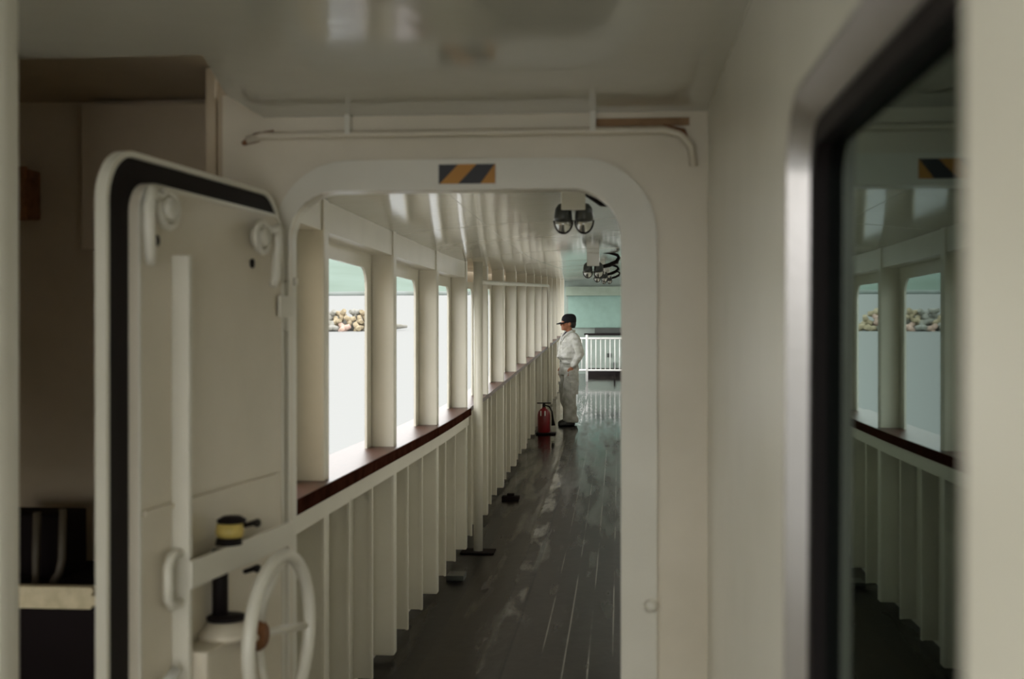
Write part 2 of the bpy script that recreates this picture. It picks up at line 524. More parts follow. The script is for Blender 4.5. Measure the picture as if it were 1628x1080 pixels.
# ------------------------------------------------------------------ far end
bm = bmesh.new()
zb = zf(30.0)
box(bm, -1.62, 3.0, 30.0, 30.1, zb - 0.1, zb + 2.4)
wf = tag(link('wall_back', bm, 'pale_green'), 'pale green bulkhead closing the far end of the deck', 'wall', kind='structure')
bm = bmesh.new(); box(bm, -1.25, 3.0, 29.94, 29.998, zb + 1.12, zb + 1.90, 0.005)
link('sea_green_panel', bm, 'teal', wf)
bm = bmesh.new(); box(bm, -1.30, 3.0, 29.80, 29.998, zb + 1.90, zb + 2.12, 0.005)
link('deckhead_beam', bm, 'grey_green', wf)
t = tag(empty('deck_locker', (0, 29.6, zf(29.6))), 'long grey locker with a black top behind the white railing', 'locker')
bm = bmesh.new(); box(bm, -0.85, 2.6, 0.0, 0.33, 0.95, 1.0, 0.004); link('top', bm, 'black', t)
bm = bmesh.new(); box(bm, -0.60, 2.6, 0.10, 0.33, 1.001, 1.13, 0.004); link('back_board', bm, 'dark_metal', t)
bm = bmesh.new(); box(bm, -0.80, 2.6, 0.05, 0.33, 0.16, 0.949, 0.004); link('body', bm, 'pale_green', t)
bm = bmesh.new(); box(bm, -0.80, 2.6, 0.08, 0.33, 0.0, 0.159, 0.0); link('plinth', bm, 'black', t)
bm = bmesh.new(); box(bm, -0.14, -0.10, -0.03, 0.045, 0.0, 0.30, 0.004); link('foot', bm, 'black', t)
bm = bmesh.new(); box(bm, -0.30, -0.20, 0.02, 0.049, 0.42, 0.52, 0.01); link('latch', bm, 'dark_metal', t)

# railing across the passage
RY = 27.5
t = tag(empty('white_railing', (0, RY, zf(RY))), 'white steel railing with upright bars across the deck behind the man', 'railing')
for x in (-0.73, 0.55):
    bm = bmesh.new(); tube(bm, [(x, 0, 0), (x, 0, 1.04)], 0.027, 12); link('post', bm, 'railing', t)
for z, x0 in ((0.96, -0.98), (0.25, -0.98)):
    bm = bmesh.new(); tube(bm, [(x0, 0, z), (1.15, 0, z)], 0.022, 10); link('rail', bm, 'railing', t)
for i in range(19):
    x = -0.95 + 0.1055 * i
    if abs(x + 0.73) < 0.04 or abs(x - 0.55) < 0.04: continue
    bm = bmesh.new(); tube(bm, [(x, 0, 0.25), (x, 0, 0.96)], 0.011, 8); link('baluster', bm, 'railing', t)

# ------------------------------------------------------------------ bulkhead with doorway
ZW = 2.40
DX0, DX1, DZ0, DZ1 = -0.925, 0.004, 0.22, 2.125
bm = bmesh.new()
R4 = (0.12, 0.12, 0.135, 0.135)
plate(bm, [(-1.12, -0.05), (0.30, -0.05), (0.30, ZW), (-1.12, ZW)], [rr(DX0, DZ0, DX1, DZ1, R4, 10)], 3.39, 3.41, lambda a, b, t: Vector((a, t, b)))
wfr = tag(link('wall_front', bm, 'cream'), 'cream steel bulkhead around the open doorway', 'wall', kind='structure')
bm = bmesh.new()
plate(bm, rr(DX0 - 0.045, DZ0 - 0.09, DX1 + 0.098, DZ1 + 0.085, 0.215, 12), [rr(DX0, DZ0, DX1, DZ1, R4, 12)], 3.374, 3.3899, lambda a, b, t: Vector((a, t, b)))
link('door_frame', bm, 'white', wfr)
bm = bmesh.new()
plate(bm, rr(DX0 - 0.012, DZ0 - 0.012, DX1 + 0.012, DZ1 + 0.012, 0.14, 12), [rr(DX0, DZ0, DX1, DZ1, R4, 12)], 3.4101, 3.46, lambda a, b, t: Vector((a, t, b)))
link('door_coaming', bm, 'white', wfr)
# rain gutter above the doorway, its two hangers and rust
bm = bmesh.new()
zg = 2.282
pts = [(-1.045, 3.375, zg - 0.012), (-1.00, 3.375, zg), (0.12, 3.375, zg), (0.165, 3.375, zg - 0.012), (0.195, 3.375, zg - 0.045), (0.20, 3.375, zg - 0.10)]
tube(bm, pts, 0.011, 8)
link('drip_gutter', bm, 'cream', wfr)
for x in (-0.755, -0.073):
    bm = bmesh.new(); box(bm, x - 0.008, x + 0.008, 3.36, 3.3899, zg, 2.36); link('gutter_bracket', bm, 'white', wfr)
bm = bmesh.new()
tube(bm, [(-1.06, 3.383, zg - 0.02), (-1.02, 3.380, zg - 0.004), (-0.97, 3.383, zg + 0.014)], [0.006, 0.014, 0.004], 8)
tube(bm, [(0.12, 3.383, zg + 0.014), (0.17, 3.378, zg - 0.006), (0.203, 3.383, zg - 0.07)], [0.004, 0.012, 0.004], 8)
link('rust_patch', bm, 'rust', wfr)
bm = bmesh.new(); box(bm, -0.065, 0.19, 3.386, 3.3899, zg + 0.014, zg + 0.036); link('rust_streak', bm, paint('rust_wash', (0.27, 0.16, 0.08), 0.7, 0.3, 0.0, 15.0), wfr)
# small knob pad low on the frame
bm = bmesh.new()
lathe(bm, [(0, 0), (0.02, 0), (0.018, 0.012), (0, 0.014)], 12, Matrix.Translation((0.085, 3.374, 0.98)) @ Matrix.Rotation(math.pi / 2, 4, 'X'))
link('screw_boss', bm, 'white', wfr)

# hazard sticker above the doorway
hb, ho = hazard_mats()
bm = bmesh.new()
hx0, hx1, hz0, hz1 = -0.500, -0.342, 2.141, 2.195
box(bm, hx0, hx1, 3.3720, 3.3739, hz0, hz1)
wd = (hx1 - hx0)
def stripe(a0, a1, lo=0.0):
    # slanting band, clipped to the sticker's outline
    sh = 0.052
    pts = []
    for zq, s in ((hz0, 0.0), (hz1, sh)):
        pts.append([min(max(hx0 + a0 * wd + s, hx0), hx1), min(max(hx0 + a1 * wd + s, hx0), hx1), zq])
    (x0, x1, z0), (X0, X1, z1) = pts
    loop = [(x0, z0), (x1, z0), (X1, z1), (X0, z1)]
    plate(bm, loop, [], 3.3710, 3.3720, lambda a, b, t: Vector((a, t, b)), 1)
stripe(0.02, 0.34)
# second band leaves by the right-hand edge
a0 = hx0 + 0.74 * wd
plate(bm, [(a0, hz0), (hx1, hz0), (hx1, hz1), (a0 + 0.052 if a0 + 0.052 < hx1 else hx1 - 0.001, hz1)], [], 3.3710, 3.3720, lambda a, b, t: Vector((a, t, b)), 1)
hz = link('hazard_sticker', bm, [hb, ho])
tag(hz, 'black and orange striped hazard sticker above the doorway', 'sticker')

# ------------------------------------------------------------------ dark recess left of the doorway
bm = bmesh.new()
box(bm, -2.45, -1.12, 3.9, 3.95, -0.05, 2.75)            # back
box(bm, -1.14, -1.105, 3.41, 3.9, -0.05, 2.75)           # return beside the bulkhead
box(bm, -2.50, -2.45, 2.50, 3.95, -0.05, 2.75)           # outboard
box(bm, -2.45, -0.95, 2.56, 3.9, 2.49, 2.54)             # its slightly higher head
box(bm, -2.45, -0.91, 2.605, 2.62, 2.401, 2.49)
box(bm, -2.45, -1.34, 2.56, 2.60, 2.335, 2.49)
box(bm, -0.99, -0.96, 3.05, 3.40, 2.401, 2.49)
plate(bm, [(-2.45, -0.05), (-1.341, -0.05), (-1.341, 2.335), (-2.45, 2.335)], [rr(-2.30, 0.92, -1.50, 1.22, 0.06)], 2.52, 2.56, lambda a, b, t: Vector((a, t, b)))   # wall towards the camera; unseen opening added to light the plank
rec = tag(link('wall_recess', bm, 'brown_wall'), 'dim brown recess left of the open door', 'wall', kind='structure')
bm = bmesh.new(); box(bm, -1.74, -1.1405, 3.84, 3.898, 2.0, 2.47, 0.006); link('wall_panel', bm, 'brown_wall', rec)
bm = bmesh.new(); box(bm, -1.17, -1.1405, 3.39, 3.44, 0.0, 2.48, 0.006); link('corner_post', bm, 'brown_wall', rec)

t = tag(empty('junction_box', (-2.0, 3.895, 2.10)), 'rusty brown box on the dark recess wall, left of the open door', 'box')
bm = bmesh.new(); box(bm, -0.09, 0.10, -0.10, 0.0, 0.0, 0.16, 0.01); link('casing', bm, 'rust', t)
bm = bmesh.new(); box(bm, 0.075, 0.105, -0.112, -0.1005, -0.01, 0.165, 0.004); link('lid_edge', bm, 'rust', t)

t = tag(empty('storage_chest', (-1.71, 3.50, 0)), 'black chest with a worn beige plank along its front, in the dark recess', 'chest')
bm = bmesh.new(); box(bm, -0.34, 0.34, -0.20, 0.38, 0.0, 0.985, 0.01); link('body', bm, 'soot', t)
bm = bmesh.new()
loop = [(-0.34, 0.965), (0.255, 0.965)] + [(0.255 + 0.02 * random.random() + (0.035 if i in (2, 3) else 0), 0.965 + 0.058 * i / 6) for i in range(1, 6)] + [(0.26, 1.025), (-0.34, 1.025)]
plate(bm, loop, [], -0.235, -0.201, lambda a, b, t: Vector((a, t, b)))
link('plank', bm, 'plank', t)

t = tag(empty('pipe_hoop', (-1.67, 3.55, 0.986)), 'dim pipe hoop standing on the black chest in the recess', 'hoop')
for x, h, bend in ((-0.055, 0.21, 0.0), (0.025, 0.22, -0.03)):
    bm = bmesh.new()
    tube(bm, [(x + bend, -0.05, 0.0), (x + bend * 0.3, -0.05, 0.03), (x, -0.05, 0.07), (x + 0.004, -0.05, h)], 0.012, 10)
    link('upright', bm, 'dull_pipe', t)
bm = bmesh.new(); box(bm, -0.26, -0.01, 0.03, 0.2, 0.0, 0.19, 0.01); link('backing_box', bm, 'soot', t)

# ------------------------------------------------------------------ near left hull with openings to the sea
bm = bmesh.new()
plate(bm, [(-1.0, -0.05), (2.56, -0.05), (2.56, 2.335), (-1.0, 2.335)], [rr(0.50, 1.10, 1.42, 2.1, 0.1)], -1.34, -1.30, lambda a, b, t: Vector((t, a, b)))
tag(link('wall_left_near', bm, 'white'), 'white edge of the hull side nearest the camera', 'wall', kind='structure')
# transverse bulkhead behind the camera
bm = bmesh.new()
box(bm, -1.34, 0.60, -3.05, -3.0, -0.05, 2.4)
bm.free()

bm = bmesh.new(); box(bm, -1.01, -0.945, 1.80, 1.87, 0.001, 2.334, 0.02)
tag(link('trim_2', bm, 'white'), 'white upright trim at the left edge of the picture', 'trim', kind='structure')

# ------------------------------------------------------------------ right-hand wall and its window
bm = bmesh.new()
WZ0, WZ1, WY0, WY1 = 0.70, 1.99, 0.25, 1.43
VZ = lambda a, b, t: Vector((t, a + 0.03 * (1.99 - b), b))      # the frame leans a little
plate(bm, [(-1.0, -0.05), (3.39, -0.05), (3.39, 2.335), (-1.0, 2.335)], [rr(WY0 + 0.02, WZ0 + 0.02, WY1 + 0.02, WZ1 - 0.02, 0.08, 10)], 0.24, 0.36, lambda a, b, t: Vector((t, a, b)))
tag(link('wall_right_near', bm, 'white'), 'white wall close on the right holding a dark window', 'wall', kind='structure')
win = tag(empty('window_1', (0, 0, 0)), 'dark window in a metal frame close on the right, mirroring the openings', 'window', kind='structure')
RC = (0.09, 0.09, 0.09, 0.09)
bm = bmesh.new()
def ring_of(ins, x, r):
    return [bm.verts.new(VZ(a, b, x)) for a, b in rr(WY0 + ins, WZ0 + ins, WY1 - ins, WZ1 - ins, r, 10)]
seq = [ring_of(0.0, 0.2395, 0.09), ring_of(0.0, 0.194, 0.09), ring_of(0.004, 0.190, 0.086), ring_of(0.010, 0.190, 0.080), ring_of(0.034, 0.213, 0.06), ring_of(0.037, 0.2395, 0.057)]
for A, B in zip(seq, seq[1:] + seq[:1]):
    for q in range(len(A)): bm.faces.new((A[q], A[(q + 1) % len(A)], B[(q + 1) % len(A)], B[q]))
autosmooth(link('frame', bm, 'steel', win), 30)
bm = bmesh.new()
plate(bm, rr(WY0 + 0.0372, WZ0 + 0.0372, WY1 - 0.0372, WZ1 - 0.0372, 0.057, 10), [rr(WY0 + 0.062, WZ0 + 0.062, WY1 - 0.062, WZ1 - 0.062, 0.04, 10)], 0.212, 0.2279, VZ)
link('rubber_gasket', bm, 'black', win)
bm = bmesh.new()
plate(bm, rr(WY0 + 0.0375, WZ0 + 0.0375, WY1 - 0.0375, WZ1 - 0.0375, 0.057, 10), [], 0.228, 0.234, VZ)
link('pane', bm, 'glass', win)
# dark cabin behind the pane
bm = bmesh.new()
box(bm, 0.37, 2.2, -0.4, 2.6, 0.0, 2.3)
bmesh.ops.delete(bm, geom=[f for f in bm.faces if all(abs(v.co.x - 0.37) < 1e-5 for v in f.verts)], context='FACES')
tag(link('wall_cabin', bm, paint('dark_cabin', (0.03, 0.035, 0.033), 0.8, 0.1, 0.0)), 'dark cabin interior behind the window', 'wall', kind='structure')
# near pilaster
bm = bmesh.new(); box(bm, 0.15, 0.2399, -1.0, 0.56, 0.0, 2.335, 0.010)
tag(link('trim_1', bm, 'white'), 'white upright trim at the right edge of the picture', 'trim', kind='structure')

# ------------------------------------------------------------------ weathertight door, standing open
HX, HY = -0.95, 3.36
ang = math.atan2(-0.99388, -0.11043)
door = empty('door_1', (HX, HY, 0), ang)      # local x: hinge -> free edge, local y: the face seen, z up
tag(door, 'cream weathertight steel door standing open with a white handwheel', 'door', kind='structure')
LW, LZ0, LZ1 = 0.948, 0.18, 2.112
def pl(bm, outer, holes, y0, y1, mi=0): plate(bm, outer, holes, y0, y1, lambda a, b, t: Vector((a, t, b)), mi)
bm = bmesh.new(); pl(bm, rr(0.02, LZ0, LW, LZ1, 0.115, 12), [], -0.012, 0.0); link('leaf', bm, 'white', door)
bm = bmesh.new(); pl(bm, rr(0.02, LZ0, LW, LZ1, 0.115, 12), [rr(0.032, LZ0 + 0.012, LW - 0.012, LZ1 - 0.012, 0.104, 12)], 0.0001, 0.014); link('rim', bm, 'white', door)
bm = bmesh.new(); pl(bm, rr(0.033, LZ0 + 0.013, LW - 0.013, LZ1 - 0.013, 0.103, 12), [rr(0.045, LZ0 + 0.075, LW - 0.100, LZ1 - 0.062, 0.07, 12)], 0.0001, 0.008); link('rubber_seal', bm, 'black', door)
bm = bmesh.new(); pl(bm, rr(0.0452, LZ0 + 0.0752, LW - 0.1002, LZ1 - 0.0622, 0.07, 12), [], 0.0001, 0.03); link('inner_panel', bm, 'cream', door)
bm = bmesh.new(); pl(bm, rr(0.0452, LZ0 + 0.0752, LW - 0.1002, LZ1 - 0.0622, 0.07, 12), [rr(0.055, LZ0 + 0.087, LW - 0.108, LZ1 - 0.072, 0.06, 12)], 0.0301, 0.034); link('panel_edge', bm, 'white', door)
# upright flat-bar stiffener and level seam
bm = bmesh.new(); box(bm, 0.680, 0.698, 0.0301, 0.072, 0.30, 1.90, 0.003); link('stiffener', bm, 'white', door)
bm = bmesh.new(); box(bm, 0.10, 0.83, 0.0301, 0.038, 1.335, 1.347, 0.002); link('panel_seam', bm, 'cream', door)
# linking bar
bm = bmesh.new(); box(bm, 0.12, 0.720, 0.0805, 0.09, 1.160, 1.222, 0.003); link('linking_bar', bm, 'white', door)
# D latch on the free side of the stiffener
bm = bmesh.new()
tube(bm, [(0.698, 0.050, 1.235), (0.74, 0.052, 1.235), (0.762, 0.054, 1.215), (0.762, 0.054, 1.145), (0.74, 0.052, 1.125), (0.698, 0.050, 1.125)], 0.011, 10)
link('latch_handle', bm, 'white', door)
# greased spindle, bushes and gear case
bm = bmesh.new()
lathe(bm, [(0, 1.03), (0.019, 1.03), (0.019, 1.21), (0, 1.21)], 18, Matrix.Translation((0.50, 0.055, 0)))
link('black_spindle', bm, 'black', door)
bm = bmesh.new()
lathe(bm, [(0, 1.240), (0.030, 1.240), (0.034, 1.252), (0.031, 1.272), (0, 1.272)], 20, Matrix.Translation((0.50, 0.080, 0)))
link('yellow_bush', bm, 'yellow', door)
bm = bmesh.new(); lathe(bm, [(0, 1.273), (0.034, 1.273), (0.036, 1.280), (0.022, 1.288), (0, 1.290)], 20, Matrix.Translation((0.49, 0.080, 0))); link('black_collar', bm, 'black', door)
bm = bmesh.new(); lathe(bm, [(0, 1.223), (0.032, 1.223), (0.029, 1.2395), (0, 1.2395)], 20, Matrix.Translation((0.505, 0.080, 0))); link('black_collar', bm, 'black', door)
for z in (1.262, 1.150):
    bm = bmesh.new(); tube(bm, [(0.46, 0.10, z), (0.42, 0.105, z), (0.40, 0.107, z - 0.003)], [0.006, 0.007, 0.011], 8); link('pin', bm, 'black', door)
bm = bmesh.new()
box(bm, 0.43, 0.675, 0.0301, 0.105, 0.80, 1.010, 0.012)
lathe(bm, [(0, 1.005), (0.066, 1.005), (0.066, 1.022), (0.05, 1.028), (0.045, 1.040), (0, 1.042)], 22, Matrix.Translation((0.52, 0.078, 0)))
link('gear_case', bm, 'cream', door)
bm = bmesh.new(); lathe(bm, [(0.030, 1.042), (0.046, 1.043), (0.046, 1.052), (0.025, 1.054)], 20, Matrix.Translation((0.50, 0.07, 0))); link('seal_ring', bm, 'black', door)
# handwheel
WX, WY, WZ, WR = 0.41, 0.172, 0.985, 0.195
wh = bpy.data.objects.new('handwheel', None); COL.objects.link(wh); wh.parent = door; wh.location = (WX, WY, WZ)
bm = bmesh.new(); tube(bm, [(WR * math.cos(a), 0, WR * math.sin(a)) for a in (2 * math.pi * k / 40 for k in range(40))], 0.0165, 14, True); link('rim', bm, 'white', wh)
for k in range(4):
    a = math.radians(5 + 90 * k)
    bm = bmesh.new(); tube(bm, [(0.018 * math.cos(a), -0.056, 0.018 * math.sin(a)), (0.09 * math.cos(a), -0.044, 0.09 * math.sin(a)), (WR * math.cos(a), 0, WR * math.sin(a))], 0.0105, 10); link('spoke', bm, 'white', wh)
Rx = Matrix.Rotation(math.pi / 2, 4, 'X')
bm = bmesh.new(); lathe(bm, [(0, 0.04), (0.028, 0.04), (0.038, 0.050), (0.038, 0.068), (0.022, 0.078), (0, 0.078)], 18, Rx); link('hub', bm, 'rust', wh)
bm = bmesh.new(); tube(bm, [(0, -0.078, 0), (0, -0.140, 0)], 0.018, 12); link('shaft', bm, 'dark_metal', wh)
# dogs (clips) at the top corners
def dog(name, x, z, s):
    d = bpy.data.objects.new(name, None); COL.objects.link(d); d.parent = door; d.location = (x, 0.031, z)
    bm = bmesh.new()
    tube(bm, [(0.042 * s * math.cos(a), 0.028, 0.038 * math.sin(a)) for a in (2 * math.pi * k / 24 for k in range(24))], 0.009, 10, True)
    link('ring', bm, 'white', d)
    bm = bmesh.new(); lathe(bm, [(0, 0.005), (0.026, 0.005), (0.026, 0.036), (0.02, 0.042), (0, 0.043)], 16, Matrix.Rotation(-math.pi / 2, 4, 'X')); link('boss', bm, 'white', d)
    bm = bmesh.new()
    tube(bm, [(0.04 * s, 0.03, 0.02), (0.085 * s, 0.032, 0.03), (0.095 * s, 0.032, -0.01), (0.085 * s, 0.03, -0.10), (0.075 * s, 0.026, -0.125)], [0.012, 0.014, 0.014, 0.013, 0.009], 10)
    link('fork', bm, 'white', d)
    bm = bmesh.new(); lathe(bm, [(0, 0.0), (0.012, 0.0), (0.012, 0.004), (0, 0.004)], 12, Matrix.Translation((0.002, 0, -0.068)) @ Matrix.Rotation(-math.pi / 2, 4, 'X')); link('bolt_hole', bm, 'black', d)
dog('dog_clip', 0.770, 1.995, 1)
dog('dog_clip', 0.255, 1.975, -1)
# lower lever
bm = bmesh.new()
tube(bm, [(0.90, 0.06, 0.93), (0.84, 0.06, 0.94), (0.78, 0.06, 0.965), (0.74, 0.06, 0.985)], [0.024, 0.018, 0.014, 0.012], 10)
link('lever', bm, 'railing', door)
# hinges
for z in (0.55, 1.80):
    bm = bmesh.new(); tube(bm, [(-0.002, 0.012, z - 0.07), (-0.002, 0.012, z + 0.07)], 0.017, 12); box(bm, 0.0, 0.09, 0.0345, 0.043, z - 0.03, z + 0.03, 0.003)
    link('hinge', bm, 'white', door)
bm = bmesh.new()
tube(bm, [(0.07 * math.cos(a) * 0 + 0.0, 0.05, 1.86 + 0.02 * math.sin(a)) for a in (0, 1.5)], 0.008, 8)
link('hinge_pin', bm, 'white', door)

# ------------------------------------------------------------------ twin ceiling lamps with their cables
def make_lamp():
    t = empty('twin_ceiling_lamp')
    bm = bmesh.new(); box(bm, -0.05, 0.05, -0.105, -0.005, -0.108, 0.0, 0.006); link('mounting_box', bm, 'ceiling', t)
    bm = bmesh.new(); tube(bm, [(-0.06, 0.0, -0.085), (0.06, 0.0, -0.085)], 0.012, 10); link('cross_arm', bm, 'dark_metal', t)
    for x in (-0.043, 0.043):
        h = bpy.data.objects.new('lamp_head', None); COL.objects.link(h); h.parent = t; h.location = (x, -0.045, -0.140); h.rotation_euler = (math.radians(14), 0, 0)
        bm = bmesh.new(); lathe(bm, [(0, 0.065), (0.020, 0.062), (0.034, 0.045), (0.0385, 0.01), (0.0385, -0.005), (0.0, -0.005)], 22); link('housing', bm, 'dark_metal', h, smooth=True)
        bm = bmesh.new(); lathe(bm, [(0.0, -0.006), (0.037, -0.006), (0.035, -0.022), (0.027, -0.042), (0.014, -0.054), (0.0, -0.057)], 22); link('lens', bm, 'lens', h, smooth=True)
        bm = bmesh.new()
        for a in (math.pi * 0.5,):
            tube(bm, [(0.0385 * math.cos(b_), -0.0, -0.006 - 0.055 * math.sin(b_)) for b_ in (math.pi * q / 12 for q in range(13))], 0.004, 8)
        link('guard', bm, 'black', h)
    return t
def lamp_cable(root, size):
    bm = bmesh.new()
    if size == 'plug':
        tube(bm, [(0.05, 0.0, -0.02), (0.08, 0.02, -0.03), (0.12, 0.02, -0.055), (0.165, 0.02, -0.065), (0.20, 0.02, -0.062)], [0.02, 0.028, 0.03, 0.024, 0.006], 10)
    else:
        tube(bm, [(0.05, 0.02, 0.012), (0.12, 0.02, 0.006), (0.19, 0.02, -0.012), (0.205, 0.02, -0.035), (0.185, 0.02, -0.065), (0.13, 0.02, -0.092), (0.085, 0.0, -0.105), (0.04, 0.0, -0.11)], [0.008, 0.01, 0.013, 0.015, 0.017, 0.018, 0.016, 0.01], 10)
    link('cable', bm, 'black', root)
lampdef = [(-0.19, 5.15, 'plug', 'twin ceiling lamp with a black plug, nearest the doorway'),
           (-0.21, 9.9, 'loop', 'second twin ceiling lamp from the doorway, with a looping black cable'),
           (-0.22, 14.6, 'loop', 'third twin ceiling lamp from the doorway'),
           (-0.20, 19.4, 'loop', 'farthest twin ceiling lamp, in front of the sea green bulkhead')]
proto = make_lamp()
roots = [proto] + [copy_tree(proto) for _ in lampdef[1:]]
for r_, (x, y, sz, lab) in zip(roots, lampdef):
    r_.location = (x, y, zc(x, y))
    tag(r_, lab, 'lamp', 'twin lamps along the passage ceiling')
    lamp_cable(r_, sz)

# ------------------------------------------------------------------ fire extinguisher
EX, EY = -1.075, 17.5
t = tag(empty('fire_extinguisher', (EX, EY, zf(EY))), 'red fire extinguisher standing on the deck against the bulwark', 'fire extinguisher')
bm = bmesh.new(); lathe(bm, [(0, 0.02), (0.085, 0.02), (0.092, 0.035), (0.092, 0.27), (0.082, 0.315), (0.055, 0.35), (0.028, 0.365), (0.028, 0.38), (0, 0.38)], 24); autosmooth(link('cylinder', bm, 'red', t), 50)
bm = bmesh.new(); lathe(bm, [(0, 0.381), (0.022, 0.381), (0.022, 0.425), (0.012, 0.43), (0, 0.43)], 14); box(bm, -0.10, 0.10, -0.012, 0.012, 0.43, 0.446, 0.003); link('valve_lever', bm, 'black', t)
bm = bmesh.new(); tube(bm, [(0.02, 0, 0.405), (0.075, -0.02, 0.39), (0.115, -0.03, 0.32), (0.125, -0.03, 0.22), (0.135, -0.03, 0.12)], [0.009, 0.01, 0.011, 0.016, 0.03], 10); link('hose', bm, 'black', t)
bm = bmesh.new(); box(bm, -0.11, 0.17, -0.11, 0.11, 0.0, 0.02, 0.004); link('stand', bm, 'black', t)
for x in (-0.04, 0.02):
    bm = bmesh.new(); box(bm, x - 0.007, x + 0.007, -0.100, -0.080, 0.26, 0.33); link('label_strip', bm, 'railing', t)

# small fittings on the deck edge
bm = bmesh.new(); y = 12.0; z = zf(y)
box(bm, -1.15, -0.98, y - 0.06, y + 0.06, z, z + 0.035, 0.006); box(bm, -1.10, -1.03, y - 0.03, y + 0.03, z + 0.035, z + 0.06, 0.006)
tag(link('pad_eye', bm, 'soot'), 'black steel pad eye on the deck beyond the pole', 'deck fitting')
bm = bmesh.new(); y = 8.55; z = zf(y)
box(bm, -1.20, -1.08, y - 0.10, y + 0.08, z, z + 0.04, 0.006)
tag(link('scupper_plate', bm, 'dark_metal'), 'small dark scupper plate on the deck before the pole', 'deck fitting')

# ------------------------------------------------------------------ the man
def ball(bm, c, r, seg=14, rings=9, rot=None):
    if not isinstance(r, (list, tuple)): r = (r, r, r)
    m = Matrix.Translation(c) @ (rot or Matrix()) @ Matrix.Diagonal((r[0], r[1], r[2], 1))
    bmesh.ops.create_uvsphere(bm, u_segments=seg, v_segments=rings, radius=1.0, matrix=m)
def limb(bm, pts, rs, seg=14):
    tube(bm, pts, rs, seg)
    for p, r in zip(pts, rs): ball(bm, p, r * 0.995)
def loft(bm, rings, seg=22):
    """rings of (cx, cy, z, rx, ry)"""
    R = [[bm.verts.new((cx + rx * math.cos(2 * math.pi * k / seg), cy + ry * math.sin(2 * math.pi * k / seg), z)) for k in range(seg)] for cx, cy, z, rx, ry in rings]
    for A, B in zip(R, R[1:]):
        for k in range(seg): bm.faces.new((A[k], A[(k + 1) % seg], B[(k + 1) % seg], B[k]))
    bm.faces.new(list(reversed(R[0]))); bm.faces.new(R[-1])
def fuse(name, bm, mat, parent, voxel=0.012, smooth=6, wrinkle=0.0, wscale=9.0, zstretch=1.0):
    """melt overlapping pieces into one continuous skin"""
    bmesh.ops.recalc_face_normals(bm, faces=bm.faces)
    me = bpy.data.meshes.new(name); bm.to_mesh(me); bm.free()
    o = bpy.data.objects.new(name, me); COL.objects.link(o)
    r = o.modifiers.new('r', 'REMESH'); r.mode = 'VOXEL'; r.voxel_size = voxel
    if smooth:
        s = o.modifiers.new('s', 'SMOOTH'); s.iterations = smooth; s.factor = 0.5
    bpy.context.view_layer.update()
    dg = bpy.context.evaluated_depsgraph_get()
    new = bpy.data.meshes.new_from_object(o.evaluated_get(dg))
    o.modifiers.clear(); o.data = new
    bpy.data.meshes.remove(me); new.name = name
    if wrinkle:
        nn = [v.normal.copy() for v in new.vertices]
        for v, nrm in zip(new.vertices, nn):
            p = v.co
            q = Vector((p.x * wscale, p.y * wscale, p.z * wscale * zstretch))
            w = noise.noise(q) + 0.5 * noise.noise(q * 2.1 + Vector((3, 1, 7)))
            v.co += nrm * wrinkle * w
    new.materials.clear(); new.materials.append(M[mat])
    for p in new.polygons: p.use_smooth = True
    o.parent = parent
    return o

PX, PYm = -0.765, 18.7
man = empty('person', (PX, PYm, zf(PYm)), math.radians(180 + 28))
tag(man, 'man in grey workwear and black cap standing sideways, looking out over the bulwark', 'person')
H = 0.985
# body (x forward, y to his left)
bm = bmesh.new()
loft(bm, [(0, 0, 0.80, 0.09, 0.14), (0, 0, 0.90, 0.10, 0.15), (0, 0, 1.02, 0.085, 0.13), (0, 0, 1.2, 0.105, 0.155), (0, 0, 1.32, 0.09, 0.16), (-0.01, 0, 1.38, 0.05, 0.09)])
limb(bm, [(-0.015, 0, 1.36), (0.005, 0, 1.44), (0.02, 0, 1.48)], [0.058, 0.052, 0.052])
for s in (1, -1):
    limb(bm, [(0, s * 0.085, 0.84), (0.012 + s * 0.03, s * 0.105, 0.46), (-0.01 + s * 0.05, s * 0.115, 0.09)], [0.075, 0.05, 0.035])
    limb(bm, [(-0.02, s * 0.16, 1.33), (-0.07, s * 0.205, 1.09), (0.03, s * 0.185, 0.90)], [0.05, 0.04, 0.028])
    # hand slipped into the trouser pocket: palm, four fingers, thumb
    hy = s * 0.178
    ball(bm, (0.05, hy, 0.845), (0.036, 0.017, 0.045), rot=Matrix.Rotation(math.radians(-18), 4, 'Y'))
    for q, (dx, ln) in enumerate(((-0.024, 0.058), (-0.008, 0.07), (0.009, 0.074), (0.025, 0.064))):
        limb(bm, [(0.062 + dx, hy, 0.815), (0.070 + dx, hy - s * 0.004, 0.815 - ln * 0.5), (0.076 + dx, hy - s * 0.012, 0.815 - ln)], [0.0095, 0.0088, 0.0075], 8)
    limb(bm, [(0.070, hy - s * 0.004, 0.868), (0.098, hy - s * 0.010, 0.845), (0.108, hy - s * 0.010, 0.818)], [0.0115, 0.010, 0.008], 8)
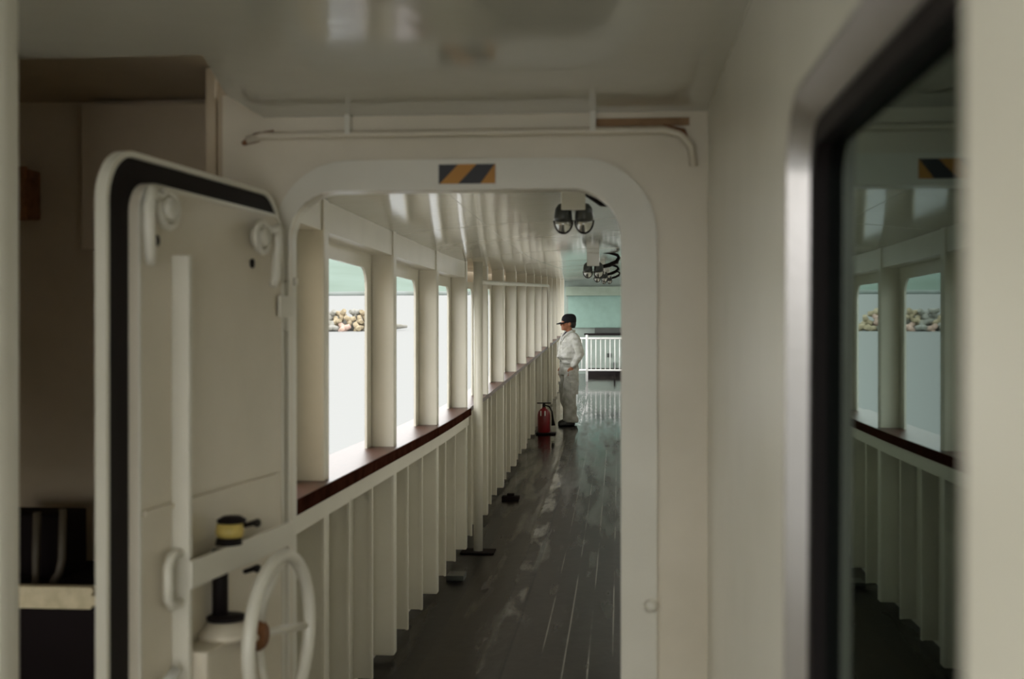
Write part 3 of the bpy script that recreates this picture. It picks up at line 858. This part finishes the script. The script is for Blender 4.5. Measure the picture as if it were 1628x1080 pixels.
# head
hc = Vector((0.035, 0, 1.545))
ball(bm, hc + Vector((-0.005, 0, 0.015)), (0.096, 0.076, 0.095))
ball(bm, hc + Vector((0.035, 0, -0.045)), (0.058, 0.056, 0.068))
ball(bm, hc + Vector((0.068, 0, -0.088)), (0.026, 0.030, 0.022))      # chin
limb(bm, [hc + Vector((0.086, 0, 0.012)), hc + Vector((0.104, 0, -0.026))], [0.010, 0.014], 8)   # nose
ball(bm, hc + Vector((0.086, 0, -0.058)), (0.012, 0.024, 0.007))      # lips
ball(bm, hc + Vector((0.085, 0, -0.070)), (0.011, 0.021, 0.007))
for s in (1, -1):
    ball(bm, hc + Vector((0.077, s * 0.032, -0.028)), (0.018, 0.022, 0.018))   # cheek
    ball(bm, hc + Vector((0.080, s * 0.030, 0.018)), (0.012, 0.022, 0.007))    # brow
    ball(bm, hc + Vector((-0.012, s * 0.078, -0.014)), (0.021, 0.010, 0.034))  # ear
fuse('body', bm, 'skin', man, 0.0075, 4)
for s in (1, -1):
    bm = bmesh.new(); ball(bm, hc + Vector((0.083, s * 0.030, 0.002)), (0.008, 0.013, 0.006), 10, 7); link('eye', bm, 'hair', man, smooth=True)
# hair under the cap
bm = bmesh.new()
ball(bm, hc + Vector((-0.022, 0, 0.020)), (0.094, 0.083, 0.090))
loft(bm, [(-0.055, 0, 1.475, 0.035, 0.055), (-0.055, 0, 1.52, 0.050, 0.070), (-0.035, 0, 1.57, 0.075, 0.078)])
fuse('hair', bm, 'hair', man, 0.009, 3, 0.004, 40)
# trousers
bm = bmesh.new()
loft(bm, [(0, 0, 0.76, 0.125, 0.165), (0, 0, 0.84, 0.135, 0.185), (0, 0, 0.93, 0.125, 0.17), (0, 0, 0.985, 0.115, 0.16)])
for s in (1, -1):
    o_ = 0.05 if s > 0 else -0.05      # one foot set a little ahead
    loft(bm, [(-0.012 + o_, s * 0.115, 0.045, 0.112, 0.080), (-0.020 + o_, s * 0.115, 0.09, 0.122, 0.086), (-0.012 + o_, s * 0.115, 0.17, 0.100, 0.080), (0.0 + o_ * 0.8, s * 0.114, 0.30, 0.098, 0.082), (0.016 + o_ * 0.6, s * 0.112, 0.44, 0.112, 0.090), (0.018 + o_ * 0.5, s * 0.108, 0.52, 0.116, 0.092), (0.006 + o_ * 0.3, s * 0.098, 0.68, 0.118, 0.098), (0.0, s * 0.090, 0.86, 0.122, 0.10)])
    ball(bm, (0.045, s * 0.165, 0.80), (0.06, 0.035, 0.07))            # pocket bulging over the hand
fuse('trousers', bm, 'cloth_dark', man, 0.010, 3, 0.018, 9, 0.9)
for s in (1, -1):
    bm = bmesh.new()
    y0, y1 = (0.185, 0.212) if s > 0 else (-0.212, -0.185)
    box(bm, -0.055, 0.075, y0, y1, 0.47, 0.64, 0.008)
    box(bm, -0.062, 0.082, y0 - (0.006 if s < 0 else 0), y1 + (0.006 if s > 0 else 0), 0.605, 0.652, 0.005)
    link('cargo_pocket', bm, 'cloth_dark', man)
# jacket
bm = bmesh.new()
loft(bm, [(0.0, 0, 0.945, 0.128, 0.175), (0.0, 0, 0.985, 0.132, 0.180), (0.006, 0, 1.03, 0.168, 0.205), (0.006, 0, 1.09, 0.162, 0.204), (0.004, 0, 1.18, 0.148, 0.200), (0.004, 0, 1.26, 0.140, 0.200), (-0.004, 0, 1.33, 0.115, 0.190), (-0.012, 0, 1.385, 0.082, 0.125), (-0.012, 0, 1.41, 0.070, 0.085)])
for s in (1, -1):
    limb(bm, [(-0.012, s * 0.165, 1.325), (-0.045, s * 0.205, 1.21), (-0.075, s * 0.222, 1.09), (-0.03, s * 0.215, 0.99), (0.025, s * 0.198, 0.905)], [0.078, 0.072, 0.064, 0.058, 0.048])
fuse('jacket', bm, 'cloth', man, 0.0095, 3, 0.015, 10, 1.3)
bm = bmesh.new()
loft(bm, [(0.002, 0, 0.930, 0.134, 0.182), (0.002, 0, 0.975, 0.136, 0.184)])
fuse('waistband', bm, 'cloth', man, 0.009, 3, 0.004, 14)
# open collar: two folded lapels
bm = bmesh.new()
for s in (1, -1):
    ring = [(-0.075, 0.0, 1.415), (-0.06, s * 0.05, 1.425), (-0.01, s * 0.076, 1.42), (0.05, s * 0.06, 1.385), (0.105, s * 0.035, 1.33), (0.135, s * 0.022, 1.27)]
    tube(bm, ring, [0.022, 0.024, 0.026, 0.028, 0.026, 0.010], 10)
fuse('collar', bm, 'cloth', man, 0.007, 3)
bm = bmesh.new()
loft(bm, [(0.055, 0, 1.28, 0.082, 0.016), (0.035, 0, 1.36, 0.070, 0.040), (0.005, 0, 1.42, 0.058, 0.052)])
fuse('undershirt', bm, 'inner_shirt', man, 0.007, 3)
# chest pockets with flaps, front placket
for s in (1, -1):
    bm = bmesh.new()
    m = Matrix.Translation((0.112, s * 0.105, 1.19)) @ Matrix.Rotation(s * math.radians(46), 4, 'Z')
    b2 = bmesh.new(); box(b2, -0.012, 0.016, -0.055, 0.055, -0.075, 0.055, 0.006); box(b2, -0.012, 0.020, -0.056, 0.056, 0.035, 0.07, 0.005)
    bmesh.ops.transform(b2, matrix=m, verts=b2.verts)
    me = bpy.data.meshes.new('tmp'); b2.to_mesh(me); b2.free(); bm.from_mesh(me); bpy.data.meshes.remove(me)
    link('chest_pocket', bm, 'cloth', man)
bm = bmesh.new()
tube(bm, [(0.146, 0.004, 1.27), (0.156, 0.004, 1.15), (0.158, 0.004, 1.03), (0.145, 0.004, 0.96)], 0.010, 8)
link('placket', bm, 'cloth', man)
# cap
bm = bmesh.new()
cz = 1.572
loft(bm, [(0.004, 0, cz - 0.012, 0.116, 0.098), (0.004, 0, cz + 0.03, 0.118, 0.100), (0.000, 0, cz + 0.07, 0.110, 0.094), (-0.004, 0, cz + 0.102, 0.084, 0.074), (-0.008, 0, cz + 0.118, 0.045, 0.04)], 26)
o = fuse('cap', bm, 'cap', man, 0.008, 3)
bm = bmesh.new()
arc = [(0.075 + 0.135 * math.cos(a), 0.092 * math.sin(a)) for a in (math.radians(-88 + 176 * k / 16) for k in range(17))]
top = [bm.verts.new((x, y, cz + 0.016 - 0.36 * (x - 0.075) - 2.0 * y * y)) for x, y in arc]
bot = [bm.verts.new((v.co.x, v.co.y, v.co.z - 0.014)) for v in top]
bm.faces.new(top); bm.faces.new(list(reversed(bot)))
for k in range(17): bm.faces.new((top[k], bot[k], bot[(k + 1) % 17], top[(k + 1) % 17]))
link('cap_brim', bm, 'cap', o)
# shoes
for s in (1, -1):
    bm = bmesh.new()
    yy = s * 0.115; xo = s * 0.05
    loft(bm, [(0.045 + xo, yy, 0.0, 0.140, 0.046), (0.045 + xo, yy, 0.022, 0.143, 0.049), (0.04 + xo, yy, 0.05, 0.13, 0.045), (0.0 + xo, yy, 0.085, 0.08, 0.043), (-0.015 + xo, yy, 0.13, 0.055, 0.044)])
    fuse('shoe', bm, 'shoe', man, 0.008, 2)

# ------------------------------------------------------------------ sea, breakwater, far shore (the ship is trimmed: the water rises slightly aft)
TR = math.radians(2.46)
def seaz(x, y): return -7.3 + math.tan(TR) * y
bm = bmesh.new()
xs = [-4000, -1500, -600, -250, -100, -40, -1.8]
ys = [-300, -80, 0, 60, 140, 260, 450, 900, 1800, 3500]
g = [[bm.verts.new((x, y, seaz(x, y))) for x in xs] for y in ys]
for j in range(len(ys) - 1):
    for i in range(len(xs) - 1): bm.faces.new((g[j][i], g[j][i + 1], g[j + 1][i + 1], g[j + 1][i]))
tag(link('sea', bm, 'sea', recalc=False), 'pale bright sea beyond the openings', 'sea', kind='structure')

# wooded hill beyond the water
bm = bmesh.new()
nu, nv = 70, 14
g = []
for i in range(nu):
    th = math.radians(-2 + 62 * i / (nu - 1))
    row = []
    for j in range(nv):
        D = 950 + 650 * j / (nv - 1)
        x, y = -D * math.sin(th), D * math.cos(th)
        f = math.sin(math.pi * 0.5 * j / (nv - 1))
        hh = (85 + 40 * noise.noise(Vector((th * 4, 0.3, 0)))) * f * (1 + 0.25 * noise.noise(Vector((x * 0.006, y * 0.006, 2)))) * min(1.0, max(0.06, (math.degrees(th) - 5) / 9.0))
        row.append(bm.verts.new((x, y, seaz(x, y) - 1 + hh)))
    g.append(row)
for i in range(nu - 1):
    for j in range(nv - 1): bm.faces.new((g[i][j], g[i][j + 1], g[i + 1][j + 1], g[i + 1][j])).smooth = True
tag(link('hill', bm, 'hill'), 'misty green hill across the water', 'hill', kind='structure')
bm = bmesh.new()
pts = []
for i in range(60):
    th = math.radians(7 + 52 * i / 59)
    D = 945 + 10 * noise.noise(Vector((i * 0.7, 0, 0)))
    pts.append((-D * math.sin(th), D * math.cos(th), seaz(-D * math.sin(th), D * math.cos(th)) + 1.0))
tube(bm, pts, [2.2 + 0.9 * noise.noise(Vector((i * 1.3, 4, 0))) for i in range(60)], 8)
tag(link('shoreline', bm, 'shore'), 'grey rocky shoreline at the foot of the hill', 'shoreline', kind='structure')

# breakwater of concrete four-legged blocks
def tetrapod(mat):
    bm = bmesh.new()
    for d in ((0, 0, 1), (0.943, 0, -0.333), (-0.471, 0.816, -0.333), (-0.471, -0.816, -0.333)):
        d = Vector(d)
        tube(bm, [d * 0.0, d * 0.55, d * 1.08], [0.52, 0.44, 0.33], 12)
    ball(bm, (0, 0, 0), 0.56, 12, 8)
    return link('tetrapod', bm, mat)
kinds = [('concrete_tan', 'tan'), ('concrete_grey', 'grey'), ('concrete_pink', 'pinkish')]
protos = []
bx, by = -41.0, 231.0
k = 0
spots = []
for row in range(3):
    n_ = 27 - row * 2
    for i in range(n_):
        u = i * 2.1 + row * 1.0 + random.uniform(-0.35, 0.35)
        if row >= 2 and (random.random() < 0.12): continue
        spots.append((u + 2.5 + row * 0.6, row * 1.3 + random.uniform(-0.3, 0.3), 0.5 + row * 1.35 + random.uniform(-0.2, 0.25), row))
first = {}
for (u, dy, dz, row) in spots:
    x, y = bx - u, by + dy - 0.15 * u
    mi = random.choices((0, 1, 2), ((4, 2, 4) if row < 2 else (2, 4, 4)))[0]
    mat, word = kinds[mi]
    if mi not in first:
        o = tetrapod(mat); first[mi] = o
    else:
        o = first[mi].copy(); COL.objects.link(o)
    o.location = (x, y, seaz(x, y) + dz)
    s_ = random.uniform(1.1, 1.3)
    o.scale = (s_, s_, s_)
    o.rotation_euler = (random.uniform(0, 6.28), random.uniform(0, 6.28), random.uniform(0, 6.28))
    where = ('at the waterline', 'in the middle', 'on top')[row]
    tag(o, '%s four-legged concrete block %s of the breakwater' % (word, where), 'concrete block', 'concrete blocks of the breakwater')
bm = bmesh.new()
pts = [(bx - u, by + 4.2 - 0.15 * u, seaz(bx - u, by) + 0.9) for u in range(0, 60, 3)]
tube(bm, pts, [0.25 + min(2.2, 0.4 * i) + 0.25 * noise.noise(Vector((i * 0.9, 0, 5))) for i in range(len(pts))], 8)
tag(link('breakwater_core', bm, 'concrete_grey'), 'low dark rock core of the breakwater running out to its tip', 'breakwater', kind='structure')
